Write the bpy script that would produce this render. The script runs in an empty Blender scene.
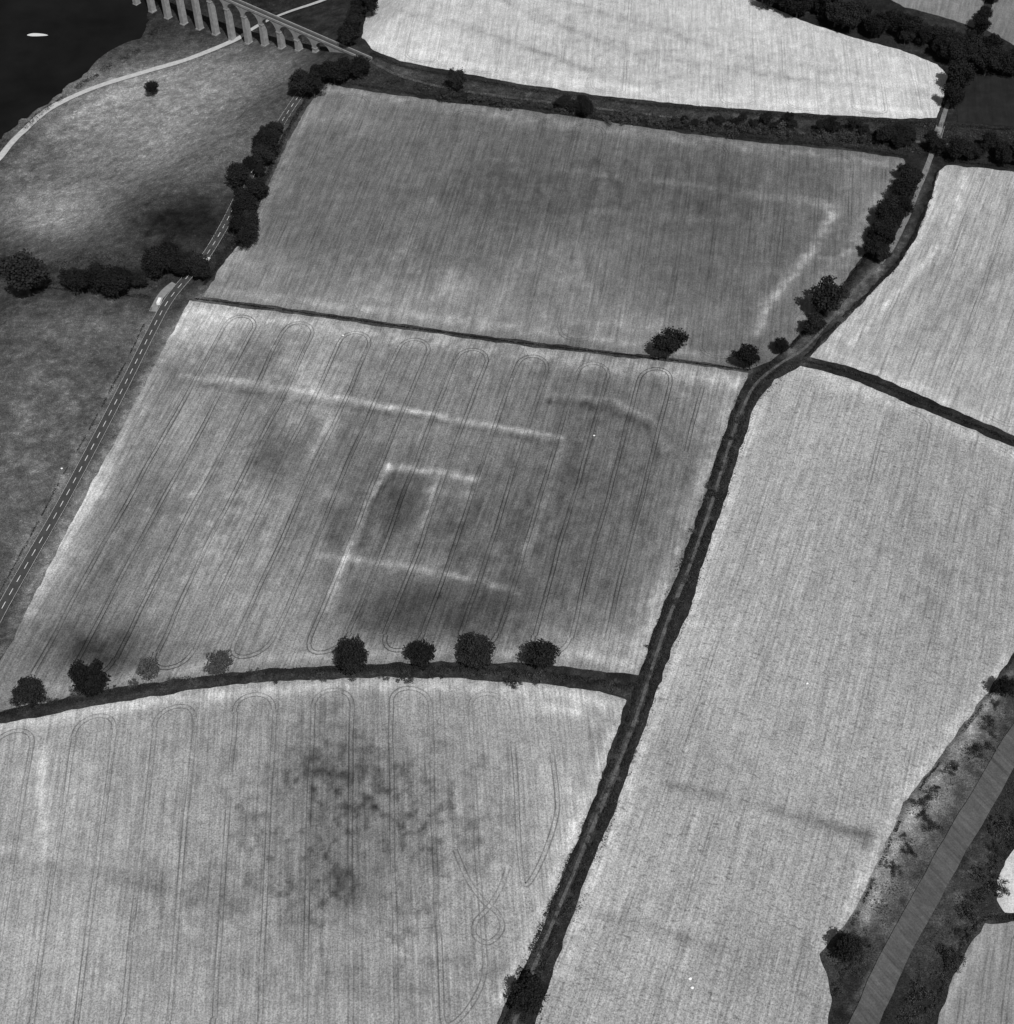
import bpy, math, random
import numpy as np
from mathutils import Vector
random.seed(7); rng = np.random.default_rng(7)
C = bpy.context.scene.collection
# ------------------------------------------------------------------ camera model
H = 600.0; DEP = math.radians(50); F = 512/math.tan(math.radians(20))
cd, sd = math.cos(DEP), math.sin(DEP)
def ray(u, v):
    x = (np.asarray(u, float)-507)/F; y = (512-np.asarray(v, float))/F
    return x, cd+y*sd, -sd+y*cd
def flat(u, v, z=0.0):
    a, b, c = ray(u, v); t = (z-H)/c
    return a*t, b*t
# ------------------------------------------------------------------ noise
def vnoise(x, y, s, seed=0):
    x = np.asarray(x)/s+1000; y = np.asarray(y)/s+1000
    xi = np.floor(x).astype(np.int64); yi = np.floor(y).astype(np.int64)
    fx = x-xi; fy = y-yi; fx = fx*fx*(3-2*fx); fy = fy*fy*(3-2*fy)
    def h(a, b):
        n = (a*374761393+b*668265263+seed*1442695041) & 0xffffffff
        n = ((n ^ (n >> 13))*1274126177) & 0xffffffff
        return ((n ^ (n >> 16)) & 0xffff)/65535.0
    return (h(xi, yi)*(1-fx)+h(xi+1, yi)*fx)*(1-fy)+(h(xi, yi+1)*(1-fx)+h(xi+1, yi+1)*fx)*fy
def fbm(x, y, s, seed=0, o=3):
    r = 0; a = .5; t = 0
    for k in range(o):
        r = r+a*vnoise(x, y, s/2**k, seed+k); t += a; a *= .6
    return r/t-.5
E1 = np.array(flat(-20, 345)); E2 = np.array(flat(342, 58))
ed = (E2-E1)/np.linalg.norm(E2-E1); en = np.array([-ed[1], ed[0]])
DROP = 44.0; DW = 230.0
def terr(x, y):
    d = (np.asarray(x)-E1[0])*en[0]+(np.asarray(y)-E1[1])*en[1]
    t = np.clip(d/DW, 0, 1)
    s = np.clip(d/30, 0, 1)
    return -DROP*(1-(1-t)**2)*(.5+.5*s)+2.4*(vnoise(x, y, 32, 91)-.5)*s*np.clip((1-t)*7, 0, 1)
def G(u, v, lift=0.0):
    z = np.zeros(np.shape(u))
    for i in range(120):
        x, y = flat(u, v, z)
        z = .75*z+.25*(terr(x, y)+lift)
    x, y = flat(u, v, z)
    return x, y
def pix(x, y, z=0.0):
    dz = z-H
    dep = y*cd-dz*sd; up = y*sd+dz*cd
    return 507+F*x/dep, 512-F*up/dep
def depth(x, y, z=0): return y*cd-(z-H)*sd
def W(pts):
    a = np.array(pts, float); x, y = G(a[:, 0], a[:, 1]); return np.stack([x, y], 1)
# ------------------------------------------------------------------ tone (soil and crop reflectance)
KL = 1.1
def lin(v):
    return (np.clip(v, 8, 235)/255.0)**2.2/KL
def segdist(u, v, pts):
    d = np.full(np.shape(u), 1e9)
    for (x0, y0), (x1, y1) in zip(pts[:-1], pts[1:]):
        dx, dy = x1-x0, y1-y0; L = dx*dx+dy*dy
        t = np.clip(((u-x0)*dx+(v-y0)*dy)/L, 0, 1)
        d = np.minimum(d, np.hypot(u-x0-t*dx, v-y0-t*dy))
    return d
def tone(x, y, base, blobs=(), lines=(), mott=8, seed=0, rag=(), rs=7, warp=1.0):
    u, v = pix(x, y, terr(x, y))
    wu = fbm(x, y, 36, seed+50, 5); wv = fbm(x, y, 36, seed+70, 5)
    uu = u+30*wu*warp; vv = v+24*wv*warp
    T = np.full(np.shape(u), float(base))
    for b in blobs:
        bx, by, rx, ry, d = b[:5]; a = math.radians(b[5]) if len(b) > 5 else 0
        du = uu-bx; dv = vv-by
        p = du*math.cos(a)+dv*math.sin(a); q = -du*math.sin(a)+dv*math.cos(a)
        T = T+d*np.exp(-(p/rx)**2-(q/ry)**2)
    f7 = fbm(x, y, rs, 5, 3)+.45*fbm(x, y, 30, 6, 2)
    for bx, by, rx, ry, d, th in rag:
        T = T+d*np.exp(-((u-bx)/rx)**2-((v-by)/ry)**2)*np.clip((f7-th)*2.6, 0, 1.2)
    brk = np.clip(.84+1.0*fbm(x, y, 24, 11)+1.5*fbm(x, y, 4, 12, 2), .15, 1.5)
    ju = 5*fbm(x, y, 8, 3, 4); jv = 5*fbm(x, y, 8, 4, 4)
    for pts, w, d in lines:
        dd = segdist(u+ju, v+jv, pts)
        T = T+d*np.exp(-(dd/w)**2)*brk
    return T+mott*2*fbm(x, y, 50, seed+1, 4)+mott*2.8*fbm(x, y, 6, seed+9, 3)
# ------------------------------------------------------------------ object helpers
def tag(o, label=None, cat=None, group=None, kind=None):
    if label: o['label'] = label
    if cat: o['category'] = cat
    if group: o['group'] = group
    if kind: o['kind'] = kind
    return o
def empty(name, loc=(0, 0, 0), rz=0):
    o = bpy.data.objects.new(name, None); C.objects.link(o); o.location = loc; o.rotation_euler = (0, 0, rz); return o
def link(name, me, mat=None, parent=None):
    if mat: me.materials.append(mat)
    o = bpy.data.objects.new(name, me); C.objects.link(o)
    if parent: o.parent = parent
    return o
def mesh(name, V, Fc, att=None):
    me = bpy.data.meshes.new(name)
    V = np.asarray(V, np.float32); Fc = np.asarray(Fc, np.int32)
    n = Fc.shape[1]
    me.vertices.add(len(V)); me.vertices.foreach_set('co', V.ravel())
    me.loops.add(Fc.size); me.loops.foreach_set('vertex_index', Fc.ravel())
    me.polygons.add(len(Fc)); me.polygons.foreach_set('loop_start', np.arange(len(Fc), dtype=np.int32)*n)
    me.update(calc_edges=True); me.validate()
    if att is not None:
        a = me.attributes.new('tone', 'FLOAT', 'POINT'); a.data.foreach_set('value', np.asarray(att, np.float32))
    return me
class MB:
    def __init__(s): s.v = []; s.f = []
    def poly(s, pts):
        i = len(s.v); s.v += [tuple(p) for p in pts]; s.f.append(tuple(range(i, i+len(pts))))
    def loft(s, rings, cap=True):
        i = len(s.v); n = len(rings[0])
        for r in rings: s.v += [tuple(p) for p in r]
        for k in range(len(rings)-1):
            for j in range(n):
                a = i+k*n+j; b = i+k*n+(j+1) % n
                s.f.append((a, b, b+n, a+n))
        if cap:
            s.f.append(tuple(reversed(range(i, i+n)))); m = i+(len(rings)-1)*n; s.f.append(tuple(range(m, m+n)))
    def box(s, c, d):
        x, y, z = c; a, b, h = d[0]/2, d[1]/2, d[2]/2
        q = [(-a, -b), (a, -b), (a, b), (-a, b)]
        s.loft([[(x+p, y+r, z+k) for p, r in q] for k in (-h, h)])
    def tube(s, pts, rad, n=7):
        rings = []
        for k, p in enumerate(pts):
            p = Vector(p); a = Vector(pts[max(0, k-1)]); b = Vector(pts[min(len(pts)-1, k+1)])
            d = (b-a).normalized(); u = d.orthogonal().normalized(); w = d.cross(u)
            rings.append([tuple(p+(u*math.cos(t)+w*math.sin(t))*rad[k]) for t in [2*math.pi*j/n for j in range(n)]])
        s.loft(rings)
    def build(s, name, mat, parent=None, bevel=0):
        me = bpy.data.meshes.new(name); me.from_pydata(s.v, [], s.f); me.update()
        o = link(name, me, mat, parent)
        if bevel:
            m = o.modifiers.new('b', 'BEVEL'); m.width = bevel; m.segments = 2
        return o
# ------------------------------------------------------------------ materials
def newmat(name):
    m = bpy.data.materials.new(name); m.use_nodes = True; nt = m.node_tree
    b = nt.nodes['Principled BSDF']; b.inputs['Roughness'].default_value = 1; b.inputs['Specular IOR Level'].default_value = .05
    return m, nt, b
def N(nt, t, **k):
    n = nt.nodes.new(t)
    for a, b in k.items(): setattr(n, a, b)
    return n
def math_(nt, op, a, b=None, c=None):
    n = N(nt, 'ShaderNodeMath', operation=op)
    for i, q in enumerate((a, b, c)):
        if q is None: continue
        if isinstance(q, (int, float)): n.inputs[i].default_value = q
        else: nt.links.new(q, n.inputs[i])
    return n.outputs[0]
def noise(nt, vec, scale, detail=3, rough=.6):
    n = N(nt, 'ShaderNodeTexNoise'); n.inputs['Scale'].default_value = scale; n.inputs['Detail'].default_value = detail
    n.inputs['Roughness'].default_value = rough; nt.links.new(vec, n.inputs['Vector']); return n.outputs[0]
def land(name, heading=0, grain=.5, mott=.35, streak=.3, sw=.5, value=None, bump=.35, cross=0, fleck=0):
    m, nt, b = newmat(name)
    pos = N(nt, 'ShaderNodeNewGeometry').outputs['Position']
    if value is None:
        at = N(nt, 'ShaderNodeAttribute'); at.attribute_name = 'tone'; base = at.outputs['Fac']
    else: base = value
    g = noise(nt, pos, 1.35, 2, .8); k = noise(nt, pos, .16, 7, .75)
    r = N(nt, 'ShaderNodeVectorRotate', rotation_type='Z_AXIS'); r.inputs['Angle'].default_value = heading; nt.links.new(pos, r.inputs['Vector'])
    s = N(nt, 'ShaderNodeVectorMath', operation='MULTIPLY'); s.inputs[1].default_value = (sw, .03, 1); nt.links.new(r.outputs[0], s.inputs[0])
    st = noise(nt, s.outputs[0], 1, 3, .7)
    f = math_(nt, 'MULTIPLY_ADD', math_(nt, 'SUBTRACT', g, .5), grain*2, 1.0)
    f2 = math_(nt, 'MULTIPLY_ADD', math_(nt, 'SUBTRACT', k, .5), mott*2, 1.0)
    f3 = math_(nt, 'MULTIPLY_ADD', math_(nt, 'SUBTRACT', st, .5), streak*2, 1.0)
    f = math_(nt, 'MULTIPLY', math_(nt, 'MULTIPLY', f, f2), f3)
    if cross:   # short dark breaks along the rows
        s2 = N(nt, 'ShaderNodeVectorMath', operation='MULTIPLY'); s2.inputs[1].default_value = (.28, .75, 1); nt.links.new(r.outputs[0], s2.inputs[0])
        c2 = noise(nt, s2.outputs[0], 1, 2, .6)
        c2 = math_(nt, 'MULTIPLY', math_(nt, 'MAXIMUM', math_(nt, 'SUBTRACT', c2, .55), 0.0), -cross*6)
        f = math_(nt, 'MULTIPLY', f, math_(nt, 'MAXIMUM', math_(nt, 'ADD', c2, 1.04), .3))
    if fleck:
        q = noise(nt, pos, .4, 6, .85)
        q = math_(nt, 'MULTIPLY', math_(nt, 'MAXIMUM', math_(nt, 'SUBTRACT', q, .5), 0.0), fleck)
        f = math_(nt, 'MULTIPLY', f, math_(nt, 'ADD', q, .76))
    col = math_(nt, 'MINIMUM', math_(nt, 'MAXIMUM', math_(nt, 'MULTIPLY', f, base), .006), .8)
    nt.links.new(col, b.inputs['Base Color'])
    bp = N(nt, 'ShaderNodeBump'); bp.inputs['Strength'].default_value = bump; bp.inputs['Distance'].default_value = .6
    nt.links.new(math_(nt, 'ADD', g, st), bp.inputs['Height']); nt.links.new(bp.outputs[0], b.inputs['Normal'])
    return m
def plain(name, v, amp=.3, scale=.6, rough=.9, spec=.1):
    m, nt, b = newmat(name); b.inputs['Roughness'].default_value = rough; b.inputs['Specular IOR Level'].default_value = spec
    pos = N(nt, 'ShaderNodeNewGeometry').outputs['Position']
    n = noise(nt, pos, scale, 4)
    nt.links.new(math_(nt, 'MULTIPLY', math_(nt, 'MULTIPLY_ADD', math_(nt, 'SUBTRACT', n, .5), amp*2, 1.0), v), b.inputs['Base Color'])
    return m
def foliage(name, v, amp=.6):
    m, nt, b = newmat(name); b.inputs['Roughness'].default_value = .85
    pos = N(nt, 'ShaderNodeNewGeometry').outputs['Position']
    oi = N(nt, 'ShaderNodeObjectInfo').outputs['Random']
    n = noise(nt, pos, .45, 3); n2 = noise(nt, pos, 3, 1)
    f = math_(nt, 'MULTIPLY_ADD', math_(nt, 'SUBTRACT', n, .5), amp*2, 1.0)
    f = math_(nt, 'MULTIPLY', f, math_(nt, 'MULTIPLY_ADD', math_(nt, 'SUBTRACT', n2, .5), .6, 1.0))
    f = math_(nt, 'MULTIPLY', f, math_(nt, 'MULTIPLY_ADD', oi, .7, .65))
    nt.links.new(math_(nt, 'MAXIMUM', math_(nt, 'MULTIPLY', f, v), .004), b.inputs['Base Color'])
    return m
M = dict(ground=land('pasture', 0, 1.5, 1.2, 0, .2, bump=.7, fleck=5.0),
         leaf=foliage('leaves', .02), leaf_pale=foliage('pale_leaves', .08), hedge=foliage('hedge_leaves', .026, 1.6),
         scrub=foliage('scrub_leaves', .05, 1.7), bark=plain('bark', .05), stone=plain('sandstone', .27, .6, .35),
         asphalt=plain('asphalt', .055, .5, .3), track=land('track', 0, .9, .9, .2, value=.17),
         dirt=land('dirt_lane', 0, 1.2, 1.4, .3, value=.09), paint=plain('white_paint', .6, .6, .35), pale=plain('pale_gravel', .45, .4, .4), layby=plain('lay_by_gravel', .22, .5, .4),
         carpaint=plain('car_paint', .8, .03, 1, .35, .5), glass=plain('car_glass', .03, .05, 1, .1, .6), rubber=plain('rubber', .03), shingle=plain('shingle', .6, .2, 1), bag=plain('bag', .8, .05, 1))
mw = plain('river_water', .0075, .9, .03, .5, .06)
# ------------------------------------------------------------------ ground
gx = np.concatenate([np.linspace(-6000, -620, 40)[:-1], np.arange(-620, 621, 2.0), np.linspace(620, 6000, 40)[1:]])
gy = np.concatenate([np.linspace(-4000, 120, 30)[:-1], np.arange(120, 1321, 2.0), np.linspace(1320, 9000, 50)[1:]])
X, Y = np.meshgrid(gx, gy); Z = terr(X, Y)
gblobs = [(130, 135, 140, 62, 92), (200, 85, 90, 34, 40), (50, 215, 70, 34, 84), (230, 70, 60, 30, 30), (30, 430, 120, 130, 46), (120, 330, 80, 34, 30), (20, 540, 60, 60, 20),
          (180, 218, 50, 20, -34), (60, 325, 70, 12, 12), (80, 78, 70, 18, 24), (860, 890, 40, 70, 60, 30), (925, 805, 30, 70, 60, 35), (980, 720, 26, 44, 54, 35), (280, 60, 40, 20, 30), (960, 900, 20, 70, 20, 30)]
grag = [(130, 120, 120, 70, 44, -.05), (40, 200, 70, 30, 34, -.05), (40, 420, 110, 120, 34, -.02), (870, 890, 50, 90, 30, -.03), (960, 760, 40, 60, 30, -.03), (150, 230, 60, 30, -18, 0), (965, 880, 40, 90, 30, .0), (100, 160, 120, 70, -34, .04)]
glines = [([(205, 292), (175, 330), (110, 450), (40, 575), (0, 650)], 8, 50), ([(150, 320), (70, 470), (0, 590)], 6, 26), ([(0, 722), (200, 682), (450, 672), (640, 690)], 5, 10),
          ([(880, 265), (840, 310), (790, 352)], 5, 44), ([(930, 165), (905, 240), (840, 325), (805, 362)], 5, 28), ([(1014, 670), (950, 760), (905, 825), (865, 920)], 6, 44), ([(10, 178), (60, 122), (140, 84), (240, 48)], 6, 22),
          ([(742, 410), (692, 560), (642, 700), (554, 920), (514, 1024)], 6, 26), ([(1014, 728), (960, 822), (900, 925), (852, 1010)], 4, 40), ([(370, 62), (450, 84), (600, 104), (800, 124), (930, 138)], 6, 30), ([(200, 300), (500, 341), (748, 373)], 6, 26)]
Tg = tone(X, Y, 52, gblobs, glines, 11, 5, grag, 6, .5)
nx, ny = len(gx), len(gy)
idx = np.arange(nx*ny).reshape(ny, nx)
Q = np.stack([idx[:-1, :-1], idx[:-1, 1:], idx[1:, 1:], idx[1:, :-1]], -1).reshape(-1, 4)
g = link('ground', mesh('ground', np.stack([X, Y, Z], -1).reshape(-1, 3), Q, lin(Tg).ravel()), M['ground'])
tag(g, kind='structure')
# ------------------------------------------------------------------ fields
def resample(P, step):
    out = []
    for i in range(len(P)-1):
        L = np.linalg.norm(P[i+1]-P[i]); n = max(1, int(round(L/step)))
        for k in range(n): out.append(P[i]+(P[i+1]-P[i])*k/n)
    out.append(P[-1]); return np.array(out)
def smooth(P, closed=False, n=6):
    out = []; m = len(P)
    for i in range(m if closed else m-1):
        a, b, c, d = (P[(i-1) % m], P[i], P[(i+1) % m], P[(i+2) % m]) if closed else (P[max(0, i-1)], P[i], P[i+1], P[min(m-1, i+2)])
        for k in range(n):
            t = k/n
            out.append(.5*((2*b)+(-a+c)*t+(2*a-5*b+4*c-d)*t*t+(-a+3*b-3*c+d)*t**3))
    if not closed: out.append(P[-1])
    return np.array(out)
def inside(x, y, P):
    r = np.zeros(np.shape(x), bool); m = len(P)
    for i in range(m):
        x0, y0 = P[i]; x1, y1 = P[(i+1) % m]
        if y0 == y1: continue
        c = ((y0 > y) != (y1 > y)) & (x < (x1-x0)*(y-y0)/(y1-y0)+x0)
        r ^= c
    return r
def nearest(x, y, P):
    best = np.full(np.shape(x), 1e9); bx = np.array(x, float); by = np.array(y, float); m = len(P)
    for i in range(m):
        p = P[i]; d = P[(i+1) % m]-p; L = d@d
        if L < 1e-9: continue
        t = np.clip(((x-p[0])*d[0]+(y-p[1])*d[1])/L, 0, 1)
        qx = p[0]+t*d[0]; qy = p[1]+t*d[1]; dd = np.hypot(x-qx, y-qy); k = dd < best
        best = np.where(k, dd, best); bx = np.where(k, qx, bx); by = np.where(k, qy, by)
    return best, bx, by
def ribbon(P, w, lift):
    P = np.asarray(P); T = np.gradient(P, axis=0); T /= np.linalg.norm(T, axis=1)[:, None]+1e-9
    Nn = np.stack([-T[:, 1], T[:, 0]], 1)
    w = np.broadcast_to(w, (len(P),))[:, None]/2
    A = P+Nn*w; B = P-Nn*w; lf = np.broadcast_to(lift, (len(P),)); lf = np.concatenate([lf, lf])
    V = np.concatenate([A, B]); V = np.column_stack([V, terr(V[:, 0], V[:, 1])+lf])
    n = len(P); i = np.arange(n-1)
    return V, np.stack([i, i+n, i+n+1, i+1], 1)
def head(xv):  # world heading of rows that run towards picture-horizon abscissa xv
    a = (xv-507)/F; b_ = cd+(512+1165)/F*sd
    return math.atan2(a, b_)
def field(name, px, base, xv, blobs=(), lines=(), mott=8, seed=0, tram=None, grid=1.5, grain=.45, streak=.35, mm=.25, sw=.5, cross=0, extra=(), edge=.9, label=None, rag=(), fleck=0, rs=7):
    P = W(px); P = resample(np.vstack([P, P[:1]]), 3)[:-1]
    P = P+np.stack([fbm(P[:, 0], P[:, 1], 7, 31), fbm(P[:, 0], P[:, 1], 7, 37)], 1)*2*edge*1.6
    lo = P.min(0)-grid; hi = P.max(0)+grid
    ax = np.arange(lo[0], hi[0], grid); ay = np.arange(lo[1], hi[1], grid)
    X, Y = np.meshgrid(ax, ay); cx = X[:-1, :-1]+grid/2; cy = Y[:-1, :-1]+grid/2
    ins = inside(cx, cy, P)
    idx = np.arange(X.size).reshape(X.shape)
    Q = np.stack([idx[:-1, :-1], idx[:-1, 1:], idx[1:, 1:], idx[1:, :-1]], -1)[ins]
    cnt = np.bincount(Q.ravel(), minlength=X.size)
    used = cnt > 0; bd = used & (cnt < 4)
    x = X.ravel().copy(); y = Y.ravel().copy()
    d, qx, qy = nearest(x[bd], y[bd], P); x[bd] = qx; y[bd] = qy
    remap = -np.ones(X.size, int); remap[used] = np.arange(used.sum())
    x = x[used]; y = y[used]; Q = remap[Q]
    def TT(a, b_): return tone(a, b_, base, blobs, lines, mott, seed, rag, rs)
    T = TT(x, y)
    V = np.column_stack([x, y, terr(x, y)+.25]); A = lin(T)
    hd = head(xv)
    Vs = [V]; Fs = [Q]; As = [A]; off = len(V)
    def strip(path, w=.62, k=.68, ramp=0, st=3):
        nonlocal off
        path = resample(np.asarray(path), st)
        if len(path) < 3: return
        T_ = np.gradient(path, axis=0); T_ /= np.linalg.norm(T_, axis=1)[:, None]+1e-9
        Nn = np.stack([-T_[:, 1], T_[:, 0]], 1)
        for s in (-1, 1):
            p = path+Nn*s*1.05
            v, f = ribbon(p, w, .33+ramp*(np.linspace(0, 1, len(p))+.08*s))
            tt = lin(TT(v[:, 0], v[:, 1]))*np.clip(k+.6*fbm(v[:, 0], v[:, 1], 30, 5), .35, 1)
            Vs.append(v); Fs.append(f+off); As.append(tt); off += len(v)
    if tram:
        sp, inset, kk = tram
        dv = np.array([math.sin(hd), math.cos(hd)]); nv = np.array([dv[1], -dv[0]])
        c = P.mean(0); pr = (P-c)@nv; ends = []
        for o in np.arange(math.floor(pr.min()/sp)*sp, pr.max(), sp):
            ts = np.arange(-600, 600, 3.0); q = c+nv*o+dv*ts[:, None]
            ok = inside(q[:, 0], q[:, 1], P)
            dd, _, _ = nearest(q[:, 0], q[:, 1], P); ok &= dd > inset
            if ok.sum() < 6: continue
            i0 = np.argmax(ok); i1 = len(ok)-1-np.argmax(ok[::-1])
            wob = (fbm(q[:, 0], q[:, 1], 60, 8))[:, None]*nv*3
            strip((q+wob)[i0:i1+1], k=kk); ends.append((q[i0], q[i1]))
        for i in range(len(ends)-1):
            for e, s in ((1, 1), (0, -1)):
                if (i+(0 if e else 1)) % 2: continue
                a = ends[i][e]; b_ = ends[i+1][e]
                if np.linalg.norm(a-b_) > sp*2.5: continue
                t = np.linspace(0, 1, 14)[:, None]; hgt = dv*s*inset*.85
                strip((1-t)**3*a+3*(1-t)**2*t*(a+hgt)+3*(1-t)*t*t*(b_+hgt)+t**3*b_, k=kk-.06)
    for e in extra: strip(smooth(W(e)), w=.6, k=.6, ramp=.2, st=1.2)
    V = np.concatenate(Vs); A = np.concatenate(As); Q = np.concatenate(Fs)
    o = link(name, mesh(name, V, Q, A), land(name+'_crop', hd, grain, mm, streak, sw, cross=cross, fleck=fleck))
    tag(o, label, kind='structure'); return P
mid_px = [(190, 301), (300, 315), (400, 329), (500, 343), (600, 355), (700, 366), (749, 373), (738, 398), (719, 445), (703, 500), (683, 560), (658, 620), (638, 676), (600, 671), (540, 664), (470, 662), (400, 663), (300, 667), (220, 674), (150, 683), (80, 695), (20, 708), (-40, 721), (-25, 705), (10, 645), (40, 585), (70, 525), (105, 460), (140, 395), (165, 345)]
mb = [(200, 322, 60, 22, 44), (88, 500, 14, 46, 60, 30), (55, 565, 18, 46, 34, 30), (320, 370, 28, 50, 24, 20), (250, 480, 30, 60, 14, 20), (180, 420, 40, 60, 16, 20), (230, 590, 60, 50, 20), (470, 400, 30, 35, 8), (310, 600, 30, 40, 16),
      (400, 605, 66, 26, -46), (500, 602, 60, 28, -30), (400, 505, 26, 40, -38, 15), (345, 520, 14, 60, -24, 20), (600, 470, 90, 90, -18), (275, 458, 28, 24, -32), (100, 648, 42, 22, -52), (170, 378, 26, 14, -28), (450, 630, 60, 14, -26), (580, 560, 60, 60, -12),
      (590, 645, 50, 14, 28), (310, 640, 30, 12, 20), (450, 520, 20, 40, -14), (650, 620, 18, 60, 16, 20), (340, 420, 20, 40, -14), (240, 352, 50, 14, -14), (120, 560, 14, 50, -14, 30), (500, 520, 40, 50, -12), (700, 400, 20, 30, 14)]
ml = [([(390, 408), (480, 423), (562, 438)], 2.8, 50), ([(180, 376), (290, 388), (390, 408)], 3.2, 32), ([(388, 466), (365, 510), (345, 560), (328, 612)], 4.2, 46), ([(386, 467), (440, 472), (476, 480)], 3.8, 46), ([(440, 474), (422, 525)], 4.5, 32),
      ([(320, 556), (400, 566), (470, 578), (515, 592)], 3.8, 42), ([(562, 440), (545, 500), (520, 570)], 5, 20), ([(190, 310), (400, 337), (600, 363), (735, 381)], 9, 40), ([(180, 330), (110, 460), (30, 610)], 10, 22), ([(50, 690), (220, 662), (400, 652), (560, 655), (635, 665)], 6, 30),
      ([(735, 385), (690, 515), (640, 650)], 7, 34), ([(340, 400), (300, 480), (262, 560)], 8, 18), ([(550, 400), (610, 410), (645, 425), (658, 455)], 4, -20), ([(550, 394), (615, 402), (655, 420), (668, 450)], 3, 20), ([(395, 470), (375, 500), (362, 545)], 3, -24), ([(200, 385), (390, 415)], 3, -20), ([(420, 545), (500, 560)], 5, -20), ([(290, 345), (330, 420)], 8, 20), ([(480, 500), (455, 560)], 5, -16), ([(540, 470), (500, 590)], 6, -14), ([(280, 410), (230, 520)], 7, -16), ([(600, 385), (560, 500)], 8, -12), ([(230, 420), (170, 560)], 6, 14), ([(420, 490), (470, 495)], 4, 18), ([(350, 500), (320, 495)], 5, 16), ([(400, 415), (560, 446)], 2.5, -18)]
mr = [(320, 400, 90, 70, 24, .0), (200, 520, 90, 90, 26, -.02), (450, 540, 120, 80, -24, .0), (620, 480, 80, 90, -18, .0), (100, 640, 60, 30, -24, 0), (600, 620, 80, 50, 24, -.02), (200, 340, 90, 30, 26, -.02), (700, 450, 40, 80, 20, 0)]
Pmid = field('fort_crop_field', mid_px, 121, 1053, mb, ml, 10, 2, (18.6, 17, .56), 1.0, 1.15, .85, .36, .7, rag=mr, rs=5)
bl_px = [(627, 700), (600, 692), (540, 684), (450, 678), (350, 678), (250, 683), (180, 692), (120, 702), (60, 713), (0, 724), (-60, 736), (-60, 1060), (482, 1060), (504, 1008), (526, 965), (551, 905), (579, 838), (604, 768)]
bb = [(350, 825, 75, 95, -30), (330, 755, 40, 45, -16), (450, 770, 45, 50, -10), (560, 706, 34, 9, 34), (500, 910, 40, 50, 14), (60, 780, 50, 40, 12), (40, 950, 80, 60, 10), (560, 800, 30, 70, 14), (370, 985, 60, 20, -14), (345, 885, 34, 24, -22), (320, 770, 16, 14, -16), (200, 880, 90, 30, -8)]
br_ = [(355, 830, 105, 115, -44, -.04), (460, 800, 90, 80, -28, .0), (200, 840, 160, 120, -24, .03), (400, 960, 120, 50, -26, .02), (100, 780, 90, 50, 18, .02), (560, 820, 50, 80, 18, .02), (80, 960, 80, 60, 16, .04), (560, 712, 60, 14, 30, -.05)]
blines = [([(0, 862), (120, 878), (230, 908)], 9, -14), ([(42, 752), (45, 845)], 6, 28), ([(0, 728), (180, 698), (350, 685), (540, 691), (620, 706)], 7, 34), ([(620, 715), (570, 840), (500, 1000)], 7, 30), ([(0, 850), (110, 864)], 7, 9), ([(130, 950), (250, 975)], 5, -10), ([(165, 760), (195, 1000)], 5, 10), ([(270, 720), (300, 1000)], 6, -10)]
Pbl = field('lower_crop_field', bl_px, 151, 360, bb, blines, 9, 12, (19.5, 15, .7), 1.0, 1.15, .75, .34, .75, rag=br_, rs=4.4,
            extra=[[(455, 850), (468, 880), (484, 902), (498, 914), (502, 930), (489, 943), (475, 936), (476, 922), (487, 910), (500, 890), (508, 868)]])
rt_px = [(800, 366), (850, 379), (900, 400), (950, 421), (1014, 448), (1070, 470), (1070, 590), (1014, 652), (988, 692), (948, 746), (905, 803), (872, 875), (850, 918), (820, 955), (832, 1000), (822, 1060), (526, 1060), (544, 1000), (567, 930), (593, 862), (618, 800), (638, 745), (654, 700), (670, 655), (689, 610), (708, 550), (726, 495), (743, 440), (756, 402), (775, 380)]
rbl = [(850, 832, 40, 8, -20, 12), (950, 500, 90, 80, -8), (820, 430, 60, 30, 8), (620, 900, 40, 60, 8), (700, 640, 50, 60, 8), (760, 960, 70, 40, -10), (930, 640, 60, 60, -8)]
rl = [([(670, 785), (760, 805), (870, 838)], 6, -24), ([(560, 905), (640, 925), (720, 950)], 5, -20), ([(755, 410), (700, 590), (640, 760), (560, 975)], 8, 26), ([(805, 370), (900, 405), (1014, 455)], 7, 24), ([(1005, 662), (900, 800), (845, 915)], 7, 26)]
rrg = [(900, 560, 120, 120, -16, .03), (650, 900, 90, 90, 16, .02), (850, 840, 60, 30, -26, .0), (720, 780, 90, 60, -14, .05), (800, 430, 80, 60, 12, 0)]
field('right_crop_field', rt_px, 156, 1316, rbl, rl, 7, 21, (26.0, 10, .88), 1.2, 1.2, .7, .26, .75, cross=.4, rag=rrg)
um_px = [(328, 83), (345, 88), (400, 96), (460, 104), (520, 110), (600, 121), (680, 133), (760, 143), (850, 151), (903, 159), (910, 175), (897, 205), (876, 238), (852, 272), (826, 305), (797, 338), (772, 360), (750, 369), (700, 362), (600, 350), (500, 338), (400, 324), (300, 310), (203, 297), (220, 268), (245, 236), (266, 192), (288, 142), (308, 106)]
ub = [(430, 305, 200, 30, 32), (340, 115, 60, 20, 16), (250, 265, 45, 30, 28), (620, 330, 90, 16, 24), (600, 185, 170, 45, -10), (450, 285, 14, 18, 16), (560, 250, 80, 30, 12), (700, 230, 60, 40, -8), (400, 200, 80, 50, 4), (865, 195, 25, 30, 16), (300, 200, 40, 40, 6)]
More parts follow.
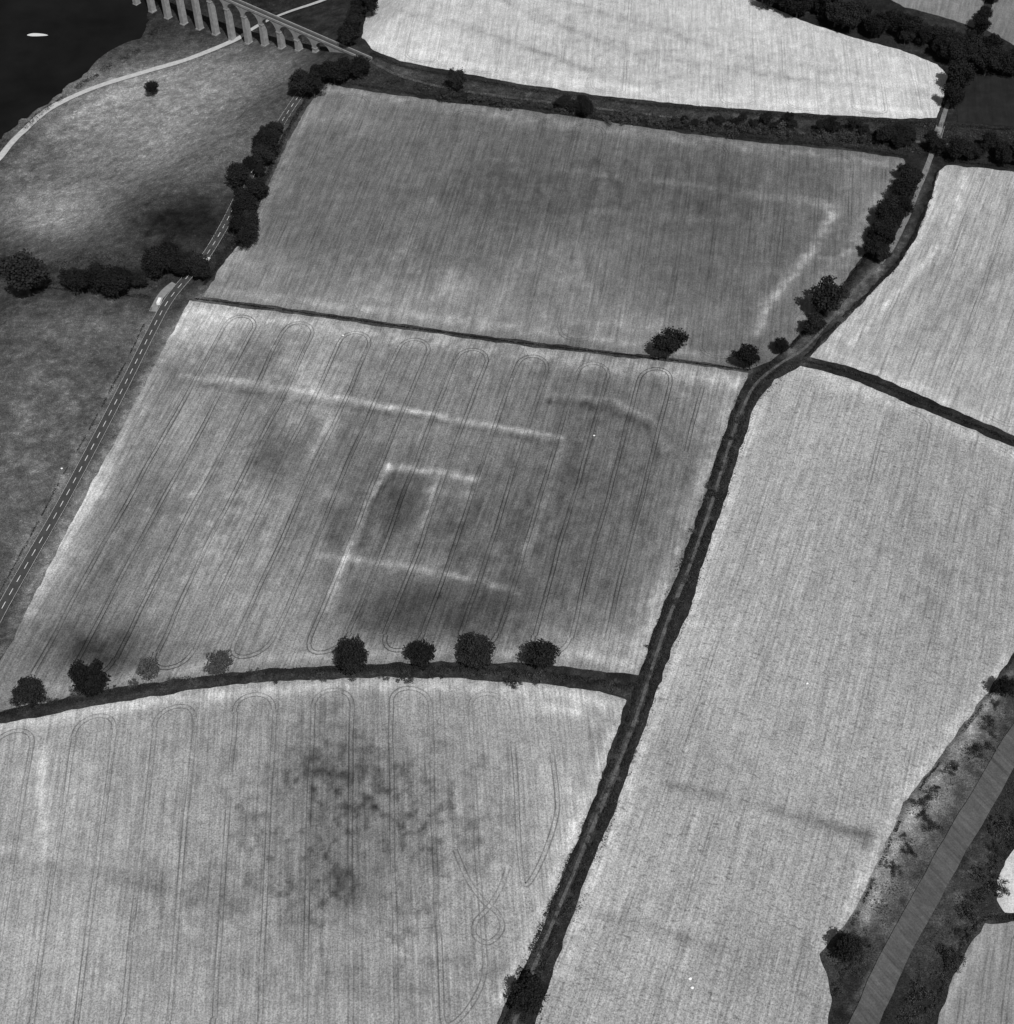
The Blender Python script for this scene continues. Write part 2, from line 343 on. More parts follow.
ul = [([(832, 215), (812, 250), (786, 283), (766, 308), (757, 332)], 5.5, 44), ([(850, 172), (842, 195), (832, 218)], 6, 18), ([(800, 195), (830, 210)], 5, 16), ([(330, 90), (500, 115), (700, 142), (900, 165)], 6, 26), ([(210, 290), (400, 314), (600, 340), (740, 360)], 5, 28), ([(560, 170), (720, 190), (830, 205)], 4, 18),
      ([(600, 210), (760, 225)], 4, 12), ([(310, 110), (262, 210), (220, 275)], 6, 24), ([(895, 180), (850, 250), (800, 315)], 9, 26), ([(480, 330), (520, 260)], 6, 14), ([(370, 310), (430, 200)], 6, 12), ([(300, 180), (560, 210)], 5, -8), ([(620, 150), (560, 300)], 7, 9), ([(770, 160), (755, 290)], 6, 8)]
urg = [(430, 290, 180, 50, 22, 0), (600, 180, 200, 50, -16, 0), (820, 260, 60, 60, 20, .0), (650, 330, 100, 30, 20, .02), (340, 130, 60, 50, 16, .02)]
field('upper_crop_field', um_px, 102, 900, ub, ul, 8, 33, (22, 14, .86), 1.3, 1.05, .75, .32, .6, rag=urg)
ru_px = [(946, 165), (1014, 172), (1070, 176), (1070, 462), (1014, 436), (960, 413), (900, 386), (850, 367), (810, 357), (835, 330), (865, 300), (895, 270), (915, 240), (930, 202), (938, 172)]
field('right_upper_crop_field', ru_px, 161, 1500, [(960, 300, 50, 60, -10), (950, 190, 30, 20, 12)], [([(965, 180), (945, 240), (900, 290), (850, 345)], 4, 36), ([(940, 175), (920, 240), (830, 345)], 5, 24), ([(1014, 260), (900, 350)], 8, -14), ([(820, 352), (900, 382), (1014, 430)], 5, 22)], 8, 41, (24, 10, .82), 1.3, 1.05, .8, .26, .6, cross=.2)
top_px = [(378, -25), (370, 0), (366, 15), (362, 38), (372, 50), (400, 61), (450, 71), (520, 84), (600, 96), (700, 106), (800, 113), (900, 119), (936, 118), (943, 100), (947, 76), (938, 65), (900, 50), (850, 37), (800, 20), (755, 0), (725, -25)]
field('pale_stubble_field', top_px, 194, 700, [(600, 40, 150, 40, -8), (880, 90, 60, 20, 10), (420, 40, 60, 20, 8), (700, 80, 100, 15, -8)], [([(380, 45), (520, 75), (700, 98), (920, 112)], 4, 16), ([(500, 0), (620, 50), (800, 80), (930, 95)], 3, -20), ([(450, 20), (600, 75)], 3, -14), ([(560, 0), (760, 60), (900, 80)], 3, -14), ([(400, 10), (500, 40), (640, 85)], 3, -12)], 11, 55, (24, 10, .86), 1.5, .9, .55, .34, .5, rag=[(600, 50, 200, 50, -24, .0)])
field('dark_far_field', [(956, 84), (978, 70), (1014, 76), (1070, 82), (1070, 132), (1014, 127), (958, 122)], 44, 900, (), (), 5, 61, None, 2.0)
field('far_field', [(872, -12), (905, 8), (940, 16), (974, 28), (984, 2), (990, -20)], 122, 1200, (), (), 8, 63, None, 2.0, .8, .6)
field('far_corner_field', [(998, -20), (986, 30), (1014, 45), (1070, 60), (1070, -20)], 116, 1400, (), (), 8, 65, None, 2.0, .8, .6)
field('corner_white_field', [(1070, 815), (1014, 848), (999, 875), (996, 900), (1004, 912), (1070, 920)], 195, 1200, (), (), 8, 67, None, 1.2, .7, .5)
field('corner_grey_field', [(1070, 925), (1014, 922), (985, 924), (972, 942), (955, 975), (940, 1015), (930, 1060), (1070, 1060)], 134, 1300, (), [([(985, 930), (945, 1010)], 5, 18)], 8, 69, (9, 6, .7), 1.2, .9, .7)
# ------------------------------------------------------------------ water, roads, tracks
def sheet(name, px, z, mat, jag=0):
    P = np.array([flat(u, v, z) for u, v in px]); S = smooth(P, True, 5)
    if jag: S = resample(np.vstack([S, S[:1]]), 3)[:-1]; S = S+np.stack([fbm(S[:, 0], S[:, 1], 14, 1), fbm(S[:, 0], S[:, 1], 14, 2)], 1)*jag
    me = bpy.data.meshes.new(name)
    me.from_pydata([(a, b_, z) for a, b_ in S], [], [tuple(range(len(S)))]); me.update()
    return tag(link(name, me, mat), kind='structure')
sheet('river', [(-160, 250), (-60, 178), (0, 140), (50, 100), (100, 66), (138, 42), (150, 24), (152, 8), (190, -30), (230, -80), (100, -110), (-100, -60), (-300, 60)], -DROP+.7, mw, 14)
sheet('shingle_bar', [(27, 35), (33, 33.2), (43, 33.8), (48, 35.3), (42, 36.0), (32, 36.2)], -DROP+.9, M['shingle'])
def road(name, px, w, lift, mat, kind='structure', step=4, parent=None, jag=.7):
    P = resample(smooth(W(px)), step)
    wv = w*(1+jag*fbm(P[:, 0], P[:, 1], 15, 77)) if mat is not M['asphalt'] else w
    V, Fq = ribbon(P, wv, lift); o = link(name, mesh(name, V, Fq), mat, parent)
    if not parent: tag(o, kind=kind)
    return o, P
road_px = [(-60, 728), (-30, 672), (0, 613), (30, 560), (60, 508), (95, 443), (125, 385), (150, 335), (168, 302), (188, 277), (205, 258), (225, 225), (245, 185), (268, 145), (287, 114), (302, 92), (316, 74), (332, 64)]
ro, RP = road('road', road_px, 6.6, .5, M['asphalt'])
def offs(P, d):
    T = np.gradient(P, axis=0); T /= np.linalg.norm(T, axis=1)[:, None]; return P+np.stack([-T[:, 1], T[:, 0]], 1)*d
D = resample(RP, .5); Vs = []; Fs = []; off = 0
s = 0
while s+10 < len(D):
    v, f = ribbon(D[s:s+10], .36, .62); Vs.append(v); Fs.append(f+off); off += len(v); s += 18
link('centre_line', mesh('centre_line', np.concatenate(Vs), np.concatenate(Fs)), M['paint'], ro)
for sgn in (-1, 1):
    v, f = ribbon(offs(RP, sgn*3.0), .13, .61); link('edge_line', mesh('edge_line', v, f), M['paint'], ro)
road('lay_by', [(153, 312), (158, 301), (166, 291), (175, 284)], 5, .45, M['layby'])
road('riverside_road', [(-60, 215), (-20, 175), (0, 158), (20, 135), (50, 109), (90, 90), (140, 74), (190, 59), (225, 45), (240, 38)], 5.8, .65, M['pale'], jag=.3)
road('valley_road', [(238, 39), (262, 24), (290, 12), (325, 0), (350, -12)], 4.8, .7, M['pale'], jag=.3)
lane_px = [(880, 264), (855, 290), (832, 318), (805, 348), (780, 364), (756, 384), (742, 410), (727, 452), (711, 505), (692, 560), (670, 615), (652, 668), (642, 700), (623, 752), (602, 805), (579, 860), (554, 920), (533, 970), (514, 1024), (498, 1070)]
road('farm_lane', lane_px, 1.7, .3, M['dirt'])
road('far_lane', [(952, 92), (945, 112), (938, 135), (931, 156), (922, 180), (908, 215), (893, 245), (880, 264)], 3.6, .4, M['track'])
road('railway_trackbed', [(368, 60), (400, 76), (450, 89), (520, 99), (600, 109), (700, 121), (800, 133), (930, 143), (1070, 152)], 2.6, .35, M['dirt'])
road('old_railway_cutting', [(1080, 650), (1014, 745), (985, 795), (955, 845), (925, 900), (895, 955), (868, 1015), (850, 1060)], 11, .45, land('cutting_track', -.6, .5, .5, .8, .5, value=.088), jag=.25)
# ------------------------------------------------------------------ vegetation prototypes
def cards(cent, size, nb=None):
    n = len(cent); a = rng.normal(size=(n, 3))
    if nb is not None: a = a*.6+nb
    a /= np.linalg.norm(a, axis=1)[:, None]+1e-9
    t = rng.normal(size=(n, 3)); u = np.cross(a, t); u /= np.linalg.norm(u, axis=1)[:, None]+1e-9; w = np.cross(a, u)
    s = np.broadcast_to(size, (n,))[:, None]; k = rng.uniform(.5, 1, (n, 1))
    V = np.stack([cent-u*s, cent-w*s*k, cent+u*s, cent+w*s*k], 1).reshape(-1, 3)
    return V, np.arange(4*n).reshape(n, 4)
def crown_mesh(seed, nclump=34, per=85, bushy=False):
    global rng
    rng = np.random.default_rng(seed); pts = []; nb = []
    ecc = rng.uniform(.86, 1.14, 3) if not bushy else rng.uniform(.6, 1.35, 3); lean = rng.normal(size=2)*.07
    for k in range(nclump):
        d = rng.normal(size=3); d /= np.linalg.norm(d); d[2] = d[2]*.9+.08
        r = rng.uniform(.3, .78) if not bushy else rng.uniform(.1, 1.0)
        c = d*r*np.array([ecc[0], ecc[1], (.85 if not bushy else .5)*ecc[2]])
        cr = rng.uniform(.2, .36)
        e = rng.normal(size=(per, 3)); e /= np.linalg.norm(e, axis=1)[:, None]
        pts.append(c+e*cr*rng.uniform(.2, 1.2, (per, 1))**.6*np.array([1, 1, .85])); nb.append(e)
    p = np.concatenate(pts); p[:, :2] += lean*(p[:, 2:3])
    p[:, 2] += .4 if bushy else 1.1
    p[:, 2] = np.maximum(p[:, 2], .03 if bushy else .22)
    V, Fq = cards(p, rng.uniform(.03, .068, len(p)), np.concatenate(nb)*.5)
    return mesh('crown', V, Fq)
def trunk_mesh(seed):
    r = random.Random(seed); m = MB()
    top = (r.uniform(-.08, .08), r.uniform(-.08, .08), 1.15)
    m.tube([(0, 0, -.03), (0.01, 0, .25), (top[0]*.5, top[1]*.5, .6), top, (top[0]*1.5, top[1]*1.5, 1.5)], [.085, .062, .052, .034, .01])
    for k in range(6):
        a = k*1.05+r.uniform(0, .5); z = r.uniform(.42, .8); q = r.uniform(.45, .65)
        m.tube([(top[0]*.4, top[1]*.4, z), (math.cos(a)*q*.5, math.sin(a)*q*.5, z+.22), (math.cos(a)*q, math.sin(a)*q, z+.5)], [.034, .022, .007], 5)
    me = bpy.data.meshes.new('trunk'); me.from_pydata(m.v, [], m.f); me.update(); me.materials.append(M['bark']); return me
crowns = [crown_mesh(100+i, 36+3*i, 130) for i in range(6)]; trunks = [trunk_mesh(i) for i in range(6)]
for c in crowns: c.materials.append(M['leaf'])
pale_crown = crown_mesh(300, 26, 90); pale_crown.materials.append(M['leaf_pale'])
bushes = [crown_mesh(200+i, 9+2*i, 70, True) for i in range(5)]
for c in bushes: c.materials.append(M['scrub'])
rr = random.Random(11)
def tree(px, py, wpx, label, group=None, pale=False, tall=1.0, name='broadleaf_tree'):
    z = 0.0
    for i in range(80):
        x, y = flat(px, py, z); r = wpx/2*depth(x, y, z)/F*1.06; z = .75*z+.25*(float(terr(x, y))+1.05*r*tall)
    t = empty(name, (float(x), float(y), float(terr(x, y))), rr.uniform(0, 6.28)); t.scale = (r, r*rr.uniform(.82, 1.12), r*tall)
    i = rr.randrange(6)
    for nm, me in (('trunk', trunks[i]), ('crown', pale_crown if pale else crowns[i])):
        o = bpy.data.objects.new(nm, me); C.objects.link(o); o.parent = t
    return tag(t, label, 'tree', group)
def bush(px, py, wpx, label, group=None, flat_=1.0):
    x, y = G(px, py+wpx*.25); x = float(x); y = float(y); r = wpx/2*depth(x, y)/F
    o = bpy.data.objects.new('shrub', bushes[rr.randrange(5)]); C.objects.link(o)
    o.location = (x, y, float(terr(x, y))); o.scale = (r, r, r*.85*flat_); o.rotation_euler = (0, 0, rr.uniform(0, 6.28))
    return tag(o, label, 'shrub', group)
# hedgerow trees along the fort field's lower edge
for px, py, w, lb, pl, tl in [(28, 693, 36, 'dark rounded tree at the left end of the hedge below the patterned crop field', 0, .85), (91, 678, 42, 'dark broad tree, second from the left in the hedge below the patterned field', 0, .95),
        (146, 670, 28, 'small thin grey tree in the hedge, third from the left', 1, 1.1), (221, 662, 35, 'pale grey bushy tree in the hedge, left of the biggest dark tree', 1, 1.0),
        (351, 656, 39, 'biggest and darkest round tree in the hedge between the two large crop fields', 0, 1.25), (422, 654, 32, 'dark round tree just right of the biggest hedge tree', 0, 1.15),
        (477, 653, 42, 'wide low dark tree in the hedge between two rounder trees', 0, .85), (540, 655, 36, 'dark tree furthest right in the hedge below the patterned field', 0, 1.15)]:
    tree(px, py, w, lb, pale=bool(pl), tall=tl)
for px, py, w, lb in [(669, 345, 38, 'dark spreading tree in the thin hedge above the patterned field'), (746, 357, 28, 'small dark round tree by the field corner left of the lane bend'), (781, 345, 18, 'smallest tree beside the lane bend'),
        (829, 297, 44, 'large dark tree beside the lane at the edge of the upper field'), (814, 325, 26, 'mid-sized tree just below the large tree by the lane'),
        (456, 79, 24, 'lone round tree on the lower edge of the pale stubble field'), (151, 87, 17, 'lone small tree beside the white riverside road'), (22, 272, 54, 'large dark leafy tree at the left frame edge above the pasture'),
        (848, 950, 34, 'dark bushy tree at the lower tip of the right crop field'), (527, 996, 38, 'dark tree in the lane at the bottom of the picture'), (1006, 688, 26, 'dark tree at the right frame edge beside the old railway'),
        (961, 74, 32, 'round dark tree at the right tip of the pale stubble field'), (955, 95, 26, 'dark tree just below the round one at the tip of the pale field')]:
    tree(px, py, w, lb)
def spread(pts, n, jit, w0, w1, label, group, maker=tree, **k):
    P = np.array(pts, float); L = np.concatenate([[0], np.cumsum(np.hypot(*np.diff(P, axis=0).T))])
    for i in range(n):
        s_ = (i+rr.uniform(.2, .8))/n*L[-1]
        maker(float(np.interp(s_, L, P[:, 0]))+rr.gauss(0, jit), float(np.interp(s_, L, P[:, 1]))+rr.gauss(0, jit*.6), rr.uniform(w0, w1), label, group, **k)
spread([(66, 278), (135, 278)], 13, 6, 16, 34, 'dark tree in the dense clump above the left pasture', 'trees in the clump above the left pasture')
spread([(150, 260), (200, 266)], 10, 6, 16, 32, 'dark tree in the clump beside the pale lay-by', 'trees beside the lay-by')
spread([(276, 122), (264, 150), (248, 178), (242, 205), (240, 240)], 23, 5, 14, 30, 'dark tree in the row between the road and the upper crop field', 'roadside trees by the upper crop field')
spread([(304, 84), (330, 68), (362, 72)], 12, 6, 14, 28, 'dark tree at the end of the viaduct beside the road', 'trees at the viaduct end')
spread([(342, 40), (354, 22), (363, 5), (368, -8)], 9, 4, 14, 24, 'dark tree on the slope between the viaduct and the pale field', 'trees on the slope by the pale field')
spread([(385, 78), (480, 97), (600, 108)], 18, 2.5, 8, 24, 'low shrub along the old railway under the pale field', 'shrubs along the far old railway', bush)
spread([(556, 102), (590, 106)], 5, 3, 10, 18, 'dark tree in the small clump halfway along the old railway', 'trees halfway along the old railway')
spread([(600, 112), (700, 122), (800, 130), (900, 137)], 40, 4, 8, 28, 'low shrub in the belt right of the old railway', 'shrubs in the right part of the railway belt', bush)
spread([(680, 117), (800, 125), (860, 130), (930, 134)], 22, 4, 8, 20, 'dark tree in the low belt at the right of the old railway', 'trees in the right part of the railway belt')
spread([(880, 136), (940, 143), (1030, 152)], 15, 5, 16, 28, 'dark tree in the belt below the dark far field', 'trees below the dark far field')
spread([(762, -8), (830, 6), (890, 24), (950, 44), (1030, 62)], 60, 7, 13, 29, 'dark tree in the wood above the pale stubble field', 'trees of the wood above the pale field')
spread([(990, -8), (978, 20), (975, 60)], 7, 4, 12, 22, 'dark tree in the hedge line between the two far fields', 'trees between the far fields')
spread([(916, 168), (903, 195), (886, 225), (872, 250)], 25, 5, 13, 27, 'dark tree in the lane belt between upper and right crop fields', 'trees along the lane belt')
spread([(1000, 700), (960, 760), (915, 815), (890, 880)], 16, 8, 8, 22, 'low shrub on the bank between right crop field and old railway', 'shrubs on the near railway bank', bush)
spread([(862, 935), (842, 980)], 9, 7, 12, 24, 'low dark shrub in the clump below the tip of the right crop field', 'shrubs below the right crop field tip', bush)
spread([(1014, 815), (985, 885), (945, 960), (918, 1015)], 24, 7, 10, 28, 'low shrub on the far bank of the old railway', 'shrubs on the far railway bank', bush)
spread([(0, 700), (200, 676), (450, 670), (630, 684)], 24, 3, 9, 22, 'shrub bulging from the hedge below the patterned field', 'shrubs in the long hedge', bush)
spread([(742, 400), (706, 515), (650, 665), (600, 800), (520, 1005)], 26, 5, 8, 17, 'shrub bulging from the hedges of the long straight lane', 'shrubs along the lane', bush)
# hedges
def hedge(px, w, h, dens, label, mat='hedge', gap=0.0, off_=0.0, name='hedge'):
    P = resample(smooth(W(px)), 1.0)
    if off_: P = offs(P, off_)
    T = np.gradient(P, axis=0); T /= np.linalg.norm(T, axis=1)[:, None]+1e-9; Nn = np.stack([-T[:, 1], T[:, 0]], 1)
    n = int(len(P)*dens); i = rng.integers(0, len(P), n); a = rng.uniform(0, math.pi, n)
    q = P[i]; var = .95+1.2*fbm(q[:, 0], q[:, 1], 9, 3, 3)+.8*fbm(q[:, 0], q[:, 1], 3, 4, 1)
    sh = (fbm(q[:, 0], q[:, 1], 7, 21, 2)*w*.6)[:, None]
    keep = vnoise(q[:, 0], q[:, 1], 6, 8) > gap
    i, a, q, var, sh = i[keep], a[keep], q[keep], var[keep], sh[keep]; n = len(q)
    rad = rng.uniform(.2, 1.35, n)**.6
    xy = q+Nn[i]*sh+Nn[i]*(np.cos(a)*w/2*var*rad)[:, None]+T[i]*rng.uniform(-.6, .6, n)[:, None]
    z = terr(xy[:, 0], xy[:, 1])+.15+np.sin(a)*h*var*rad
    V, Fq = cards(np.column_stack([xy, z]), rng.uniform(.16, .38, n))
    return tag(link(name, mesh(name, V, Fq), M[mat]), label, 'hedge')
rng = np.random.default_rng(99)
hedge([(-60, 732), (0, 715), (60, 704), (120, 693), (180, 684), (250, 676), (350, 671), (450, 670), (540, 675), (600, 683), (640, 690)], 3.6, 1.9, 38, 'long curved dark hedge between the patterned field and the lower crop field', gap=.06)
hedge([(196, 299), (300, 312.5), (400, 326.5), (500, 340.5), (600, 352.5), (700, 364), (748, 371)], 1.0, .7, 14, 'thin straight hedge along the top of the patterned field', gap=.1)
hedge([(804, 361), (850, 373), (900, 393), (950, 415), (1014, 442), (1070, 465)], 2.2, 1.4, 30, 'dark hedge between the two right-hand crop fields', gap=.08)
lane2 = lane_px[4:]
hedge(lane2, 2.9, 1.8, 36, 'dark hedge on the left side of the long lane', off_=3.1, gap=.14)
hedge(lane2, 2.7, 1.6, 32, 'dark hedge on the right side of the long lane', off_=-3.1, gap=.2)
hedge([(938, 168), (928, 205), (910, 243), (890, 272), (860, 302), (830, 332), (806, 358)], 2.6, 1.6, 30, 'hedge on the left edge of the upper right crop field', gap=.15)
hedge([(900, 212), (872, 250), (846, 285), (820, 315), (790, 348)], 3.0, 2.0, 34, 'hedge on the right edge of the upper crop field')
hedge([(325, 80), (400, 92), (460, 100), (520, 106), (600, 117), (680, 129), (760, 139), (850, 148), (908, 157)], 3.0, 1.8, 28, 'hedge along the top of the upper crop field', gap=.12)
hedge([(372, 54), (400, 66), (450, 76), (520, 89), (600, 100), (700, 110), (800, 117), (900, 123), (936, 123)], 3.4, 2.0, 32, 'hedge along the lower edge of the pale stubble field', gap=.12)
hedge([(946, 162), (1014, 168), (1070, 172)], 3, 2, 28, 'hedge along the top of the upper right crop field')
hedge([(955, 126), (1014, 131), (1070, 136)], 3, 2, 28, 'hedge below the dark far field')
hedge([(205, 285), (228, 250), (250, 214), (272, 165), (292, 124), (310, 94)], 3, 2.2, 34, 'dark hedge between the road and the upper crop field')
hedge([(30, 290), (80, 292), (130, 296), (150, 298)], 3.0, 1.4, 30, 'hedge at the top of the left pasture')
hedge([(152, 308), (128, 358), (96, 418), (60, 482), (30, 538), (0, 592), (-40, 668)], 1.0, .7, 11, 'low sparse hedge between the road and the left pasture', gap=.35)
hedge([(1016, 652), (990, 695), (950, 750), (907, 808), (874, 880), (852, 925)], 1.4, .8, 12, 'thin broken hedge on the right edge of the long crop field', gap=.45)
hedge([(1014, 918), (985, 919), (968, 938), (948, 975), (932, 1020)], 2.2, 1.3, 26, 'thin hedge around the grey corner field')
hedge([(0, 148), (50, 108), (100, 74), (140, 50), (158, 28)], 5, 2.6, 26, 'rough dark scrub hedge along the river bank', gap=.32)
# undergrowth
def scrub(px, dens, label, hmax=1.8, thr=.42):
    P = W(px); lo, hi = P.min(0), P.max(0); n = int((hi-lo).prod()*dens)
    x = rng.uniform(lo[0], hi[0], n); y = rng.uniform(lo[1], hi[1], n)
    k = inside(x, y, P); x, y = x[k], y[k]; v = vnoise(x, y, 8, 5)*.55+vnoise(x, y, 3, 6)*.45; k = v > thr; x, y, v = x[k], y[k], v[k]
    z = terr(x, y)+.2+rng.uniform(0, 1, len(x))**.6*(v-thr)/(1-thr)*hmax*1.6
    V, Fq = cards(np.column_stack([x, y, z]), rng.uniform(.16, .45, len(x)))
    tag(link('undergrowth', mesh('undergrowth', V, Fq), M['scrub']), label, 'undergrowth', kind='stuff')
scrub([(372, 60), (450, 78), (600, 100), (800, 117), (936, 124), (1020, 134), (1020, 162), (925, 155), (850, 147), (680, 127), (520, 104), (400, 90), (330, 78)], 2.4, 'dark undergrowth along the old railway below the pale field', 3.2, .34)
scrub([(1014, 665), (950, 755), (905, 815), (870, 900), (850, 940), (860, 985), (880, 945), (912, 890), (947, 830), (1005, 735)], 1.3, 'patchy scrub on the left bank of the old railway', 1.2, .6)
scrub([(1014, 775), (975, 850), (930, 940), (895, 1020), (930, 1020), (955, 960), (975, 920), (1000, 910), (994, 880), (1014, 845)], 1.6, 'patchy scrub on the right bank of the old railway', 1.4, .46)
scrub([(215, 270), (240, 250), (265, 200), (300, 110), (285, 112), (240, 185), (205, 250)], 1.6, 'dark undergrowth beneath the roadside trees', 2.4, .34)
scrub([(30, 268), (200, 258), (196, 284), (120, 294), (30, 292)], 1.6, 'dark undergrowth beneath the clump above the left pasture', 2.8, .32)
scrub([(748, 372), (735, 398), (700, 500), (655, 620), (640, 680), (600, 780), (500, 1010), (490, 1060), (530, 1060), (548, 1000), (622, 800), (657, 700), (692, 610), (729, 495), (746, 440), (759, 402), (800, 364)], 1.8, 'dark grass and weeds along the verges of the long lane', .9, .46)
# ------------------------------------------------------------------ viaduct
A = np.array(flat(370, 60.5, 1.0)); B = np.array(flat(240, 4.0, 1.0)); dv = (B-A)/np.linalg.norm(B-A)
vd = tag(empty('railway_viaduct', (A[0], A[1], 0), math.atan2(dv[1], dv[0])), 'tall pale stone railway viaduct with many arches crossing the river valley', 'viaduct')
S0 = 56.0; SP = 19.0; NP = 20; Wd = 4.8; top = 1.2; r = 7.7; th = 1.3
def loc(s_, c): return A+dv*s_+np.array([-dv[1], dv[0]])*c
length = S0+SP*NP+40
for k in range(NP):
    s_ = S0+k*SP; p = loc(s_, 0); zb = float(terr(p[0], p[1]))-1; zt = top-th-r
    if zb > zt-1: zb = zt-3
    m = MB()
    def rg(z, a, b_): return [(s_-a, -b_, z), (s_+a, -b_, z), (s_+a, b_, z), (s_-a, b_, z)]
    a0 = 1.75; a1 = a0+.008*(zt-zb)
    m.loft([rg(zb, a1+.4, Wd/2+.5), rg(zb+2.0, a1+.3, Wd/2+.4), rg(zb+2.1, a1, Wd/2+.15), rg(zt-.9, a0, Wd/2-.02), rg(zt-.85, a0+.35, Wd/2+.3), rg(zt-.01, a0+.35, Wd/2+.3)])
    m.build('pier', M['stone'], vd)
m = MB(); tt = top-.25
for k in range(-1, NP):
    c = S0+(k+.5)*SP; hw = SP/2; pts = [(c-hw, tt-th-r), (c-r, tt-th-r)]+[(c-r*math.cos(a), tt-th-r+r*math.sin(a)) for a in np.linspace(0, math.pi, 17)[1:-1]]+[(c+r, tt-th-r), (c+hw, tt-th-r)]
    for i in range(len(pts)-1):
        (x0, z0), (x1, z1) = pts[i], pts[i+1]; h = Wd/2-.05
        for sg in (-1, 1): m.poly([(x0, sg*h, z0), (x1, sg*h, z1), (x1, sg*h, tt), (x0, sg*h, tt)])
        m.poly([(x0, -h, z0), (x1, -h, z1), (x1, h, z1), (x0, h, z0)])
m.build('arch_wall', M['stone'], vd)
m = MB(); m.box((length/2, 0, top-.12), (length, Wd-.6, .3)); m.build('track_bed', M['asphalt'], vd)
m = MB(); m.box(((S0-SP)/2, 0, top-8), (S0-SP, Wd-.2, 15.3)); m.build('abutment', M['stone'], vd)
for sg in (-1, 1):
    m = MB(); m.box((length/2, sg*(Wd/2+.05), top+.35), (length, .6, 1.5)); m.box((length/2, sg*(Wd/2+.05), top+1.2), (length, .8, .18)); m.build('parapet', M['stone'], vd)
# road bridge over the old railway
bx, by = G(937, 138); bx2, by2 = G(931, 158); bd = math.atan2(by-by2, bx-bx2)
br = tag(empty('road_bridge', (float(bx), float(by), 0), bd), 'small stone bridge carrying the pale lane over the old railway', 'bridge')
m = MB(); m.box((0, 0, .45), (26, 5.2, .5)); m.build('deck', M['layby'], br)
for sg in (-1, 1):
    m = MB(); m.box((0, sg*2.8, .9), (26, .45, 1.5)); m.box((0, sg*2.8, 1.7), (26.2, .6, .15)); m.build('parapet', M['track'], br)
# ------------------------------------------------------------------ vehicles
def vehicle(name, px, py, L, Wv, Hh, prof, glassp, label, cat, yaw_off=0.0):
    x, y = G(px, py); i = int(np.argmin(np.hypot(RP[:, 0]-x, RP[:, 1]-y))); t = RP[min(i+1, len(RP)-1)]-RP[i-1]
    root = tag(empty(name, (float(x), float(y), float(terr(x, y))+.5), math.atan2(t[1], t[0])+yaw_off), label, cat)
    m = MB(); w = Wv/2
    m.loft([[(a*L, sg*w*(1 if z < .55 else .9), .3+z*(Hh-.3)) for a, z in prof] for sg in (-1, 1)])
    m.build('body', M['carpaint'], root, .05)
    for a0, a1, z0, z1, a2, a3 in glassp:
        for sg in (-1, 1):
            g_ = MB()
            g_.poly([(a0*L, sg*w*.965+sg*.03, .3+z0*(Hh-.3)), (a1*L, sg*w*.965+sg*.03, .3+z0*(Hh-.3)), (a3*L, sg*w*.9+sg*.03, .3+z1*(Hh-.3)), (a2*L, sg*w*.9+sg*.03, .3+z1*(Hh-.3))]); g_.build('side_window', M['glass'], root)
    (fa, fz), (ga, gz) = prof[3], prof[4]
    g_ = MB(); e = .03
    g_.poly([(fa*L+e, -w*.82, .3+fz*(Hh-.3)+e), (fa*L+e, w*.82, .3+fz*(Hh-.3)+e), (ga*L+e, w*.78, .3+gz*(Hh-.3)-e), (ga*L+e, -w*.78, .3+gz*(Hh-.3)-e)]); g_.build('windscreen', M['glass'], root)
    for a in (-.31, .31):
        for sg in (-1, 1):
            t_ = MB(); t_.tube([(a*L, sg*(w-.2), .33), (a*L, sg*(w+.03), .33)], [.33, .33], 14); t_.build('wheel', M['rubber'], root)
    for sg in (-1, 1):
        h_ = MB(); h_.box((L*.5+.01, sg*w*.72, .75), (.05, .3, .16)); h_.build('headlight', M['bag'], root)
    return root
carp = [(-.5, 0), (.5, 0), (.5, .42), (.27, .55), (.1, .98), (-.3, 1.0), (-.46, .6), (-.5, .5)]
vanp = [(-.5, 0), (.5, 0), (.5, .42), (.44, .5), (.33, .95), (.28, 1.0), (-.49, 1.0), (-.5, .5)]
vehicle('parked_van', 160, 303, 6.0, 2.2, 2.5, vanp, [(.2, .4, .55, .85, .2, .33)], 'white van parked on the pale lay-by beside the road', 'van', .15)
vehicle('moving_car', 208, 261, 4.2, 1.8, 1.5, carp, [(-.4, .22, .6, .92, -.3, .1)], 'small white car on the road beside the dark trees', 'car', 0)
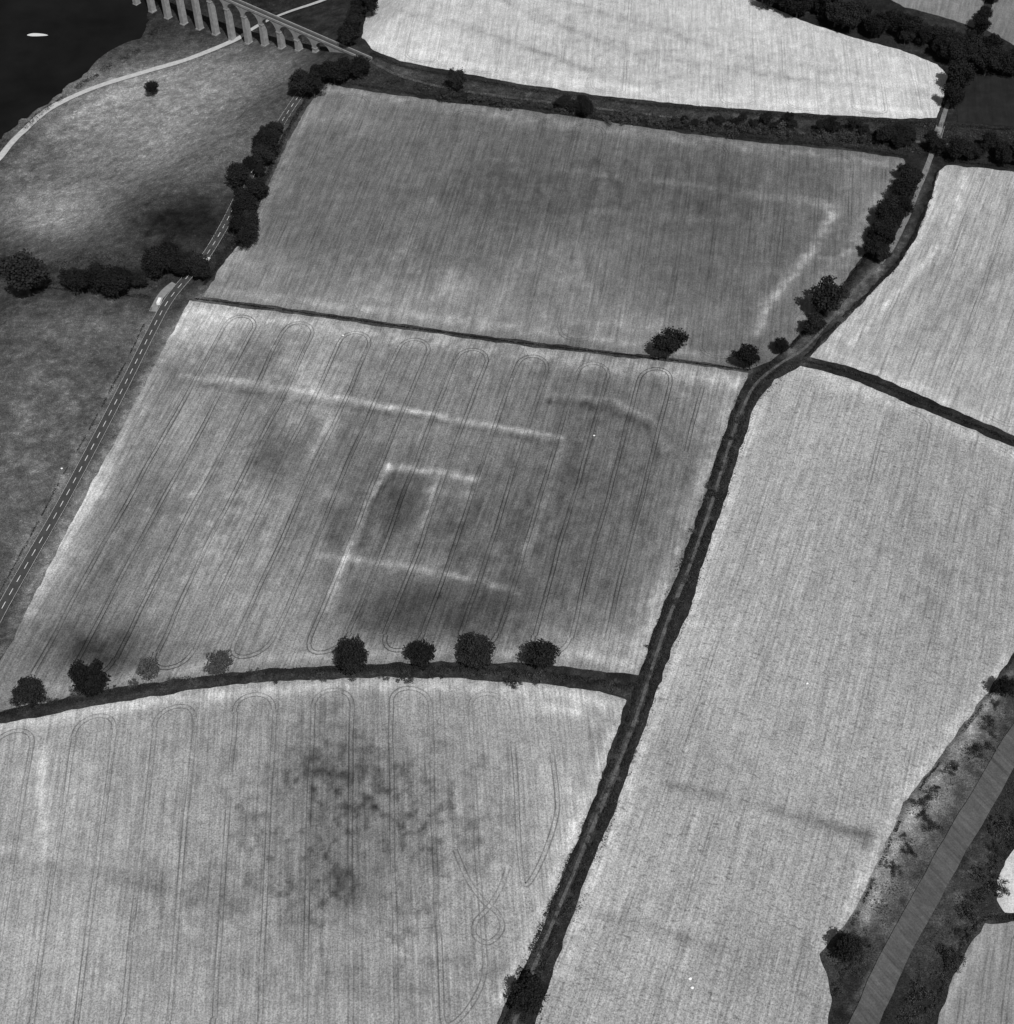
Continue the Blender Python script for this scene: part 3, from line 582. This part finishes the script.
# small pale things in the crops
for px, py, s_, lb in [(690, 979, 1.0, 'small white bag near the bottom of the right crop field, upper of two'), (692, 988, .9, 'small white bag near the bottom of the right crop field, lower of two'), (807, 684, .8, 'tiny white bag in the middle of the right crop field'),
                       (594, 436, .7, 'tiny white bag in the patterned field near the long crop mark'), (343, 336, .8, 'tiny white bag at the top of the patterned field'), (62, 469, .8, 'tiny white bag on the left pasture near the road')]:
    x, y = G(px, py); m = MB(); q = random.Random(px)
    rings = []
    for k, (z, rd) in enumerate([(0, .7), (.25, 1), (.6, .85), (.85, .4)]):
        rings.append([(math.cos(a)*rd*s_*q.uniform(.7, 1.1), math.sin(a)*rd*s_*.7*q.uniform(.7, 1.1), z*s_) for a in [j*math.pi/5 for j in range(10)]])
    m.loft(rings); o = m.build('sack', M['bag']); o.location = (float(x), float(y), .25); tag(o, lb, 'bag')
# ------------------------------------------------------------------ light and camera
az = math.radians(158); el = math.radians(56)
sun = bpy.data.lights.new('sun', 'SUN'); sun.energy = 3.8; sun.angle = math.radians(.6); so = bpy.data.objects.new('sun', sun); C.objects.link(so)
dr = Vector((math.sin(az)*math.cos(el), math.cos(az)*math.cos(el), math.sin(el))); so.rotation_euler = dr.to_track_quat('Z', 'Y').to_euler()
w = bpy.data.worlds.new('World'); bpy.context.scene.world = w; w.use_nodes = True; nt = w.node_tree
sk = nt.nodes.new('ShaderNodeTexSky'); sk.sky_type = 'NISHITA'; sk.sun_disc = False; sk.sun_elevation = el; sk.sun_rotation = az
bw = nt.nodes.new('ShaderNodeRGBToBW'); nt.links.new(sk.outputs[0], bw.inputs[0]); nt.links.new(bw.outputs[0], nt.nodes['Background'].inputs[0]); nt.nodes['Background'].inputs[1].default_value = .06
sc = bpy.context.scene; sc.view_settings.view_transform = 'Standard'; sc.view_settings.look = 'None'; sc.view_settings.exposure = 0
cam = bpy.data.cameras.new('camera'); co = bpy.data.objects.new('camera', cam); C.objects.link(co); co.location = (0, 0, H); co.rotation_euler = (math.pi/2-DEP, 0, 0)
cam.sensor_fit = 'VERTICAL'; cam.angle = math.radians(40); cam.clip_end = 15000; cam.clip_start = 1; sc.camera = co
